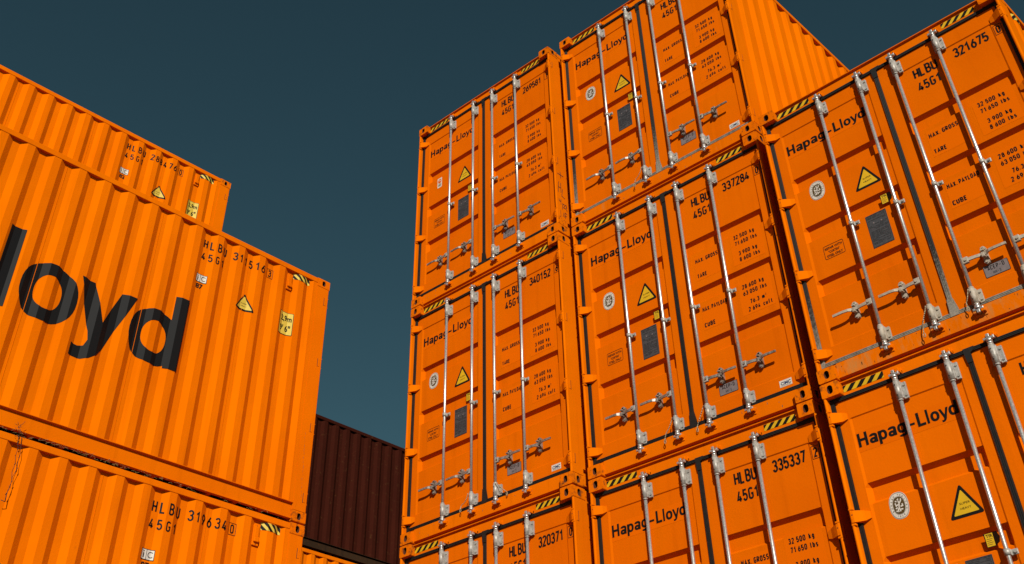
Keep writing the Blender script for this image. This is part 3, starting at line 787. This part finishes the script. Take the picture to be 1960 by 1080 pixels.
def mirror_x(me):
    m2 = me.copy()
    for v in m2.vertices: v.co.x = -v.co.x
    m2.flip_normals(); return m2
MESH['s_haz_r'] = mirror_x(MESH['s_haz'])
def side_vent():
    mb = MB(); x = -HW+.038
    mb.bbox(x-.014, x+.01, .520, .596, 2.570, 2.770, 'orange', .004); mb.bbox(x-.034, x-.010, .528, .588, 2.600, 2.650, 'orange', .008)
    mb.bbox(x-.022, x-.010, .534, .582, 2.650, 2.755, 'orange', .005)
    for z in (2.582, 2.758): mb.tube((x-.016, .558, z), (x-.012, .558, z), .005, 'rubber', 8)
    return mb.mesh('air_vent')
MESH['s_vent'] = side_vent()
def logo():
    d = Decal()
    for ch, a, b, c, e in UL:
        sa, sb = 3.744-(a-.7625)/.1262, 3.744-(b-.7625)/.1262
        y0, y1 = 1.075+c*.825, 1.075+e*.825
        if ch == 'o': sa, sb, y0, y1 = 3.514, 2.937, 1.072, 1.672
        if ch == 'y': sa, sb, y0, y1 = 2.952, 2.342, .860, 1.676
        if ch == 'd': sa, sb, y0, y1 = 2.365, 1.768, 1.064, 1.892
        if ch == 'l': sa, sb, y0, y1 = 3.742, 3.592, 1.072, 1.905
        for k, ly in heavy(ch, -sa, -sb, y0, y1, .150, .124): d.poly([(-p[0], p[1]) for p in k], 'logo', ly)
    return d.drape('company_lettering')
MESH['s_logo'] = logo()

# ---------------------------------------------------------------- containers
def paint_variant(i):
    k = [0, .03, -.03, .015, -.02, .04, -.01, .02][i % 8]
    return k
ALT = {}
def alt(name, **kw): ALT[name] = kw
def make_container(loc, label, group, rot=0, num=None, chk=None, emblem='emblem', doors=True, numbering=True, dusty=0, worn=(), right_haz=False, side=None, marks=True, category='container', kind='orange'):
    root = bpy.data.objects.new('shipping_container', None); COL.objects.link(root)
    root.location = loc; root.rotation_euler = rot if isinstance(rot, tuple) else (0, 0, rot); root.empty_display_size = .3
    root['label'] = label; root['category'] = category; root['group'] = group
    gm = {}
    if dusty == 0: gm = {'dusty_gasket_rubber': M['rubber'], 'partly_dusty_gasket_rubber': M['rubber']}
    if dusty == 2: gm = {}
    st = {'dull_zinc_fittings': M['steel_dusty'], 'worn_handle_steel': M['steel_dusty']} if dusty == 2 else None
    cm = {'casting_paint': M['casting_worn']}
    for k in ('cast_lt', 'cast_rt', 'cast_lb', 'cast_rb', 'cast_blt', 'cast_brt', 'cast_blb', 'cast_brb'):
        o = link('corner_casting', MESH[k], root, cm if k in worn else None)
    for k in ('post_l', 'post_r', 'bpost_l', 'bpost_r'): link('corner_post', MESH[k], root)
    h = link('door_header', MESH['header'], root)
    link('hazard_sticker', MESH['hz_l'], h); link('hazard_sticker', MESH['hz_r'], h)
    link('door_sill', MESH['sill'], root, {'orange_paint': M['dusty']} if dusty == 2 else ({'orange_paint': M['lightdust']} if dusty == 1 else None))
    for k in 'lr':
        link('side_wall', MESH['wall_'+k], root); link('top_rail', MESH['trail_'+k], root); link('bottom_rail', MESH['brail_'+k], root)
    link('roof', MESH['roof'], root); link('underframe', MESH['floor'], root); link('end_wall', MESH['end'], root)
    link('door_gasket', MESH['gasket'], root, gm)
    for di, k in enumerate('lr'):
        dr = link('door', MESH['door_'+k], root)
        for i in (0, 1) if di == 0 else (2, 3):
            link('locking_bar', MESH['bar%d' % i], dr); link('bar_bracket', MESH['bu%d' % i], dr); link('bar_bracket', MESH['bl%d' % i], dr, st)
            link('bar_guide', MESH['bg%d' % i], dr); link('door_handle', MESH['hd%d' % i], dr, st); link('handle_catch', MESH['hc%d' % i], dr, st)
        for i in range(4): link('hinge', MESH['hg%s%d' % (k, i)], dr)
        if not marks: continue
        if di == 0:
            link('company_lettering', MESH['company'], dr); link('warning_triangle', MESH['triangle'], dr); link({'emblem': 'class_emblem', 'label_small': 'class_label'}[emblem], MESH[emblem], dr)
            link('customs_sticker', MESH['tir'], dr); link('data_plate', MESH['plate'], dr); link('steel_notice', MESH['repair'], dr)
        else:
            link('inspection_plate', MESH['acep'], dr); link('maker_label', MESH['maker'], dr); link('weight_lettering', MESH['weights'], dr)
            link('owner_code', MESH['owner'], dr); link('size_code', MESH['size'], dr)
            if num: link('serial_number', serial_front(num), dr); link('check_digit', check_front(chk), dr)
    if side:
        sw = [c for c in root.children if c.name.startswith('side_wall')][0]
        link('owner_code', MESH['s_owner'], sw); link('size_code', MESH['s_size'], sw); link('serial_number', side_serial(side['num']), sw); link('check_digit', side_check(side['chk']), sw); link('rail_code_sticker', side_ic(side['ic']), sw)
        link('warning_triangle', MESH['s_tri'], sw); link('height_sticker', MESH['s_h'], sw); link('hazard_sticker', MESH['s_haz'], sw)
        link('air_vent', MESH['s_vent'], sw); link('company_lettering', MESH['s_logo'], sw)
    if right_haz:
        sw = [c for c in root.children if c.name.startswith('side_wall')][1]; link('hazard_sticker', MESH['s_haz_r'], sw)
    return root
T = 2.908
AX, AY, CX, CY = -2.5852, -.0567, 2.5736, -.1289
GR = 'orange containers stacked with their doors to the viewer'
GL_ = 'orange containers stacked with their long side to the viewer'
GF = 'orange containers standing at the foot of the stacks'
FOOT = 'orange container at the foot of its stack, standing on the asphalt yard'
A = lambda t: (AX+HW, AY, t*T)
B = lambda t: (HW, 0, t*T)
CROT = (-.0042, -.0100, -.0156)
C = lambda t: (2.5942+HW-.0100*t*T, -.1632-.0156*HW+.0042*t*T, -.0021+.0100*HW+t*T)
a1 = make_container(A(1), 'orange container numbered 269581, top of the farthest door stack, scrawled on its right corner post', GR, num='269581', chk='1', emblem='label_small', worn=('cast_rb', 'cast_lb', 'cast_rt'))
a2 = make_container(A(0), 'orange container numbered 340152, directly under the one with scrawled corner post', GR, num='340152', chk='6', worn=('cast_rb',))
a3 = make_container(A(-1), 'orange container numbered 320371, cut off by the bottom edge', GR, num='320371', chk='0', worn=('cast_rt',))
b1 = make_container(B(1), 'topmost orange container of the middle door stack, right corrugated side lit against the sky', GR, dusty=1, right_haz=True)
b2 = make_container(B(0), 'orange container numbered 337284, with two wire seals, above number 335337', GR, num='337284', chk='0')
b3 = make_container(B(-1), 'orange container numbered 335337, below the one numbered 337284', GR, num='335337', chk='2')
c1 = make_container(C(0), 'orange container numbered 321675 with dusty door sill and dust-greyed seals', GR, CROT, num='321675', chk='0', dusty=2, right_haz=True)
c2 = make_container(C(-1), 'orange container under the dusty one numbered 321675, at the lower right corner', GR, CROT)
for f in (A, B, C): make_container(f(-2), FOOT, GF, CROT if f is C else 0, marks=False)
LX, LY, LZ = -2.8282, -1.1472, .017
l2 = make_container((LX-HW, LY, LZ), 'orange container numbered 311516, side on, with giant black lettering', GL_, PI, '311516', '3', side=dict(num='311516', chk='3', ic='87'))
l3 = make_container((LX-HW, LY, LZ-T), 'orange container numbered 319634, side on, under the one with giant lettering', GL_, PI, '319634', '0', worn=('cast_lt',), side=dict(num='319634', chk='0', ic='87'))
l1 = make_container((-5.7583-HW, -1.0389, 3.1277), 'orange container numbered 288476, side on, rising behind the one with giant lettering', GL_, PI, '288476', '0', worn=('cast_lt',), side=dict(num='288476', chk='0', ic='82'))
make_container((LX-HW, LY, LZ-2*T), FOOT, GF, PI, marks=False)
for t in (-2, -1, 0): make_container((-5.7583-HW, -1.0389, LZ+t*T+(.19 if t == 0 else .0)), FOOT if t == -2 else 'orange container hidden in the row behind the giant lettering', GF if t == -2 else 'orange containers hidden in the rear row', PI, marks=False)

# ---- the lower, red-brown container far behind, its own proportions (8 ft 6 in high)
def far_container(loc, label, h, key, railkey, group, inset=0.0):
    root = bpy.data.objects.new('shipping_container', None); COL.objects.link(root); root.location = loc; root.empty_display_size = .3
    root['label'] = label; root['category'] = 'container'
    if group: root['group'] = group
    def part(name, mb): return link(name, mb.mesh(name), root)
    for sx in (-1, 1):
        mb = MB(); vs = []
        pr = [(.16, .006)]; s_ = .25
        while s_+.25 < L-.2: pr += [(s_, .006), (s_+.066, .042), (s_+.139, .042), (s_+.205, .006)]; s_ += .2835
        pr.append((L-.16, .006))
        for p, dd in pr: vs += [(sx*(HW-dd-inset), p, .165), (sx*(HW-dd-inset), p, h-.05)]
        mb.add(vs, [(2*i, 2*i+2, 2*i+3, 2*i+1) for i in range(len(pr)-1)], key)
        part('side_wall', mb)
        mb = MB(); mb.bbox(*sorted((sx*(HW-.001-inset), sx*(HW-.061))), .179, L-.179, h-.075, h-.008, key, .006); part('top_rail', mb)
        mb = MB(); X = lambda a: sx*(HW-a)
        mb.prism([(X(a), z) for a, z in [(.001, .168), (.055, .168), (.055, .018), (.004, .018), (.004, .024), (.030, .026), (.030, .156), (.001, .162)]], 'y', .179, L-.179, railkey); part('bottom_rail', mb)
        for y0, y1 in ((.002, .15), (L-.15, L-.002)):
            mb = MB(); mb.box(*sorted((X(.002), X(.13))), y0, y1, .118, h-.118, key); part('corner_post', mb)
            for z0 in (0, h-.118):
                mb = MB(); ya = 0 if y0 < 1 else L-.178
                mb.bbox(*sorted((X(0), X(.162))), ya, ya+.178, z0, z0+.118, key, .008)
                mb.prism([(ya+.089+(p[0]), z0+.059+p[1]) for p in roundrect(-.024, .024, -.036, .036, .022, 4)], 'x', *sorted((X(-.001), X(.02))), 'recess_shade')
                part('corner_casting', mb)
    mb = MB(); mb.box(-HW+.061, HW-.061, .02, L-.02, h-.06, h-.03, key); part('roof', mb)
    mb = MB(); mb.box(-HW+.056, HW-.056, .02, L-.02, .09, .15, 'plate_grey'); part('underframe', mb)
    for y0 in (.02, L-.06):
        mb = MB()
        mb.box(-HW+.13, HW-.13, y0, y0+.04, .119, h-.119, key)
        for k in range(7): mb.box(-HW+.3+k*.27, -HW+.42+k*.27, y0-.018 if y0 < 1 else y0+.04, y0 if y0 < 1 else y0+.058, .3, h-.3, key)
        part('end_wall', mb)
    return root
MXC = -10.2-HW
far_container((MXC, -.2, 2.920), 'dark red-brown container far behind, seen in the gap between the two orange stacks', 2.591, 'brown', 'greyrail', None)
far_container((MXC, -.2, 0.006), 'weathered orange container directly beneath the red-brown one', 2.896, 'orange', 'orange', None, .02)
for t in (-1, -2): far_container((MXC, -.2, .006+t*T), 'orange container low in the stack under the red-brown one', 2.896, 'orange', 'orange', 'orange containers low in the red-brown stack', .02)

# ---- rust runs and scrapes with their own outline
M['rust'] = simple('rust_stain', (.10, .035, .008), .85, col2=(.035, .014, .006), vs=30, spec=.1)
M['scrape'] = simple('bare_scrape', (.20, .10, .045), .7, col2=(.10, .04, .015), vs=40, spec=.1)
def blot(mb, plane, a, b, w2, h, key, rnd, n=11):
    pts = []
    for i in range(n):
        t = 2*PI*i/n; r = rnd.uniform(.45, 1.0); pts.append((a+w2*r*math.cos(t), b+h*r*math.sin(t)))
    mb.poly([plane(*p) for p in pts], key)
def stains(parent, name, plane, spots, seed):
    mb = MB(); rnd = random.Random(seed)
    for a, b, w2, h, key in spots: blot(mb, plane, a, b, w2, h, key, rnd)
    return link(name, mb.mesh(name, False), parent)
def kid(o, nm, i): return [c for c in o.children if c.name.startswith(nm)][i]
rr_ = random.Random(21)
sp = []
for z in HZ:
    for k in range(7): sp.append((rr_.uniform(.004, .05), z+rr_.uniform(-.09, .05), rr_.uniform(.002, .006), rr_.uniform(.006, .03), 'rust'))
for k in range(14): sp.append((rr_.uniform(.01, .17), rr_.uniform(.12, .2), rr_.uniform(.002, .006), rr_.uniform(.004, .016), 'rust'))
stains(kid(a1, 'corner_post', 1), 'rust_stain', lambda a, b: (HW-.0004+.0006, max(.018, a), b), sp, 4)
sp = [(.125-.012*k/5+rr_.uniform(-.006, .006), .95-.045*k, rr_.uniform(.001, .0028), rr_.uniform(.012, .035), 'scrape') for k in range(16)]
stains(kid(l2, 'corner_post', 0), 'scrape', lambda a, b: (-HW-.0003, a, b), sp, 8)
def sill_stain(root, seed, n, x0, x1, key):
    r2 = random.Random(seed); sp = [(r2.uniform(x0, x1), r2.uniform(.03, .14), r2.uniform(.002, .007), r2.uniform(.003, .02), key) for _ in range(n)]
    stains(kid(root, 'door_sill', 0), 'scrape', lambda a, b: (ux(a), .0492, b), sp, seed)
for o_, sd in ((a2, 1), (b2, 2), (b1, 3), (c1, 5), (a1, 6)): sill_stain(o_, sd, 12 if o_ is not c1 else 26, .2, 2.2, 'rust' if o_ is c1 else 'scrape')

# ---- hand writing on the right post of the top far container
d2 = MB(); xw = HW+.0005
def stroke(pts, r=.0042):
    a, b = offset_strip([Vector((p[0], p[1])) for p in pts], r)
    for i in range(len(a)-1): d2.poly([(xw, q.x, q.y) for q in (a[i], b[i], b[i+1], a[i+1])], 'scrawl')
for pts in ([(.040, .838), (.150, .836)], [(.094, .880), (.100, .788)], [(.056, .722), (.040, .560)], [(.092, .716), (.090, .575)], [(.044, .642), (.090, .640)],
            [(.120, .640), (.100, .530), (.154, .514)], [(.046, .470), (.050, .440), (.074, .440)], [(.080, .476), (.076, .400)], [(.106, .430), (.098, .340)],
            [(.114, .410), (.130, .428), (.142, .410), (.120, .372), (.150, .372)], [(.150, .414), (.166, .432), (.178, .412), (.158, .374), (.186, .356)],
            [(.106, .240), (.118, .300), (.132, .240)], [(.146, .232), (.140, .308), (.176, .304)], [(.143, .272), (.168, .268)]): stroke(pts)
link('handwriting', d2.mesh('handwriting', False), [c for c in a1.children if c.name.startswith('corner_post')][1])

# ---------------------------------------------------------------- small loose things
def cable(base, u, pts, label):
    """wire seal hanging from a locking bar; pts local (u, y, z)"""
    mb = MB(); x, y, z = base
    P = [Vector((x-HW+p[0], y+p[1], z+p[2])) for p in pts]
    o0 = P[0].copy(); P = [p-o0 for p in P]
    # smooth
    for _ in range(2):
        Q = [P[0]]
        for a, b in zip(P, P[1:]): Q += [a*.75+b*.25, a*.25+b*.75]
        Q.append(P[-1]); P = Q
    mb.path(P, .0042, 'cable', 6); e = P[-1]
    loop = [e+Vector((.010*math.sin(2*PI*i/8), 0, -.018+.018*math.cos(2*PI*i/8))) for i in range(9)]
    mb.path(loop, .0036, 'cable', 5)
    me = mb.mesh('seal_cable'); o = bpy.data.objects.new('seal_cable', me); COL.objects.link(o); o.location = o0
    o['label'] = label; o['category'] = 'cable'; o['group'] = 'wire seals hanging on the locking bars'
def hang(u, du, dz, y=.005): return [(u-.02, -.006, .285), (u-.03, y-.012, .25), (u-.05+du*.3, y, .2), (u-.055+du*.7, y+.004, .285+dz*.7), (u-.05+du, y+.010, .285+dz)]
cable(B(1), 0, hang(BARS[1], -.10, -.15), 'thin wire seal on the topmost middle container, hanging over its dusty door seal')
cable(B(0), 0, hang(BARS[1], -.09, -.17), 'straw coloured wire seal on the left door of the container numbered 337284')
cable(B(0), 0, [(BARS[2]-.02, -.006, .285), (BARS[2]-.06, .0, .22), (BARS[2]-.12, .02, .15), (BARS[2]-.14, .03, .12)], 'straight stiff wire seal slanting off the bar of container numbered 337284')
cable(C(0), 0, hang(BARS[1], -.05, -.20), 'pale twisted wire seal on the left door of the dusty container numbered 321675')
cable(C(0), 0, hang(BARS[2], -.02, -.13), 'short looped wire seal on the right door of the dusty container numbered 321675')
cable(A(0), 0, hang(BARS[1], -.10, -.12), 'dark wire seal on the left door of the container numbered 340152')
cable(A(0), 0, [(BARS[2]+.02, -.006, .285), (BARS[2]+.07, .0, .25), (BARS[2]+.12, .02, .19), (BARS[2]+.15, .03, .165)], 'wire seal sticking out right of the bar on the container numbered 340152')

# dry climber hanging out of the gap between the two side-on containers
def twig():
    mb = MB(); rnd = random.Random(5)
    x = LX+.012
    def P(y, z): return Vector((x+rnd.uniform(0, .004), y, z))
    s1 = [P(LY-y, LZ+z) for y, z in ((3.149, .045), (3.128, -.03), (3.122, -.09), (3.104, -.14), (3.108, -.20), (3.092, -.27), (3.098, -.34), (3.078, -.42), (3.090, -.50), (3.084, -.595))]
    s2 = [P(LY-y, LZ+z) for y, z in ((3.135, .03), (3.10, -.03), (3.088, -.10), (3.070, -.175), (3.074, -.24), (3.064, -.305), (3.082, -.38), (3.076, -.475), (3.094, -.53), (3.088, -.59))]
    for s_ in (s1, s2):
        mb.path(s_, .0021, 'twig', 5)
        for p in s_[1:-1]:
            if rnd.random() < .3:
                q = p+Vector((rnd.uniform(0, .015), rnd.uniform(-.022, .022), rnd.uniform(-.02, .02))); mb.tube(p, q, .002, 'twig', 5, .0012)
            if rnd.random() < .5: mb.tube(p-Vector((0, .003, .008)), p+Vector((0, .003, .008)), .0048, 'twig', 6, .003)
    for k in range(12):
        a = s1[0]+Vector((rnd.uniform(-.005, .01), rnd.uniform(-.02, .06), rnd.uniform(-.1, .02)))
        mb.tube(a, a+Vector((.01, rnd.uniform(-.03, .03), rnd.uniform(-.04, .04))), .002, 'twig', 5, .0015)
    mb.tube(s1[-1], s1[-1]+Vector((.0, -.04, .005)), .003, 'twig', 5)
    me = mb.mesh('dry_twig'); o = bpy.data.objects.new('dry_twig', me); COL.objects.link(o)
    o['label'] = 'thin dark dried climbing stem dangling from the gap below the giant lettering'; o['category'] = 'dry stem'
twig()
def straw():
    mb = MB(); rnd = random.Random(11)
    for k in range(150):
        s_ = rnd.choice([rnd.gauss(2.85, .3), rnd.gauss(2.2, .3), rnd.uniform(.3, 3.3)])
        if not .2 < s_ < 3.5: continue
        a = Vector((LX-.03+rnd.uniform(0, .035), LY-s_, LZ-.012+rnd.uniform(0, .028)))
        b = a+Vector((rnd.uniform(-.01, .012), rnd.uniform(-.05, .05), rnd.uniform(-.014, .02))); m_ = (a+b)/2+Vector((0, 0, rnd.uniform(-.004, .01)))
        mb.path([a, m_, b], rnd.uniform(.0007, .0016), 'straw', 4)
    me = mb.mesh('dry_straw'); o = bpy.data.objects.new('dry_straw', me); COL.objects.link(o)
    o['label'] = 'dry straw caught in the dark gap under the giant lettering'; o['category'] = 'straw'; o['kind'] = 'stuff'
straw()

# ---------------------------------------------------------------- ground
mb = MB(); zg = -2*T-.004
mb.add([(-900, -900, zg), (900, -900, zg), (900, 900, zg), (-900, 900, zg)], [(0, 1, 2, 3)], 'asphalt')
g = link('ground', mb.mesh('ground')); g['kind'] = 'structure'
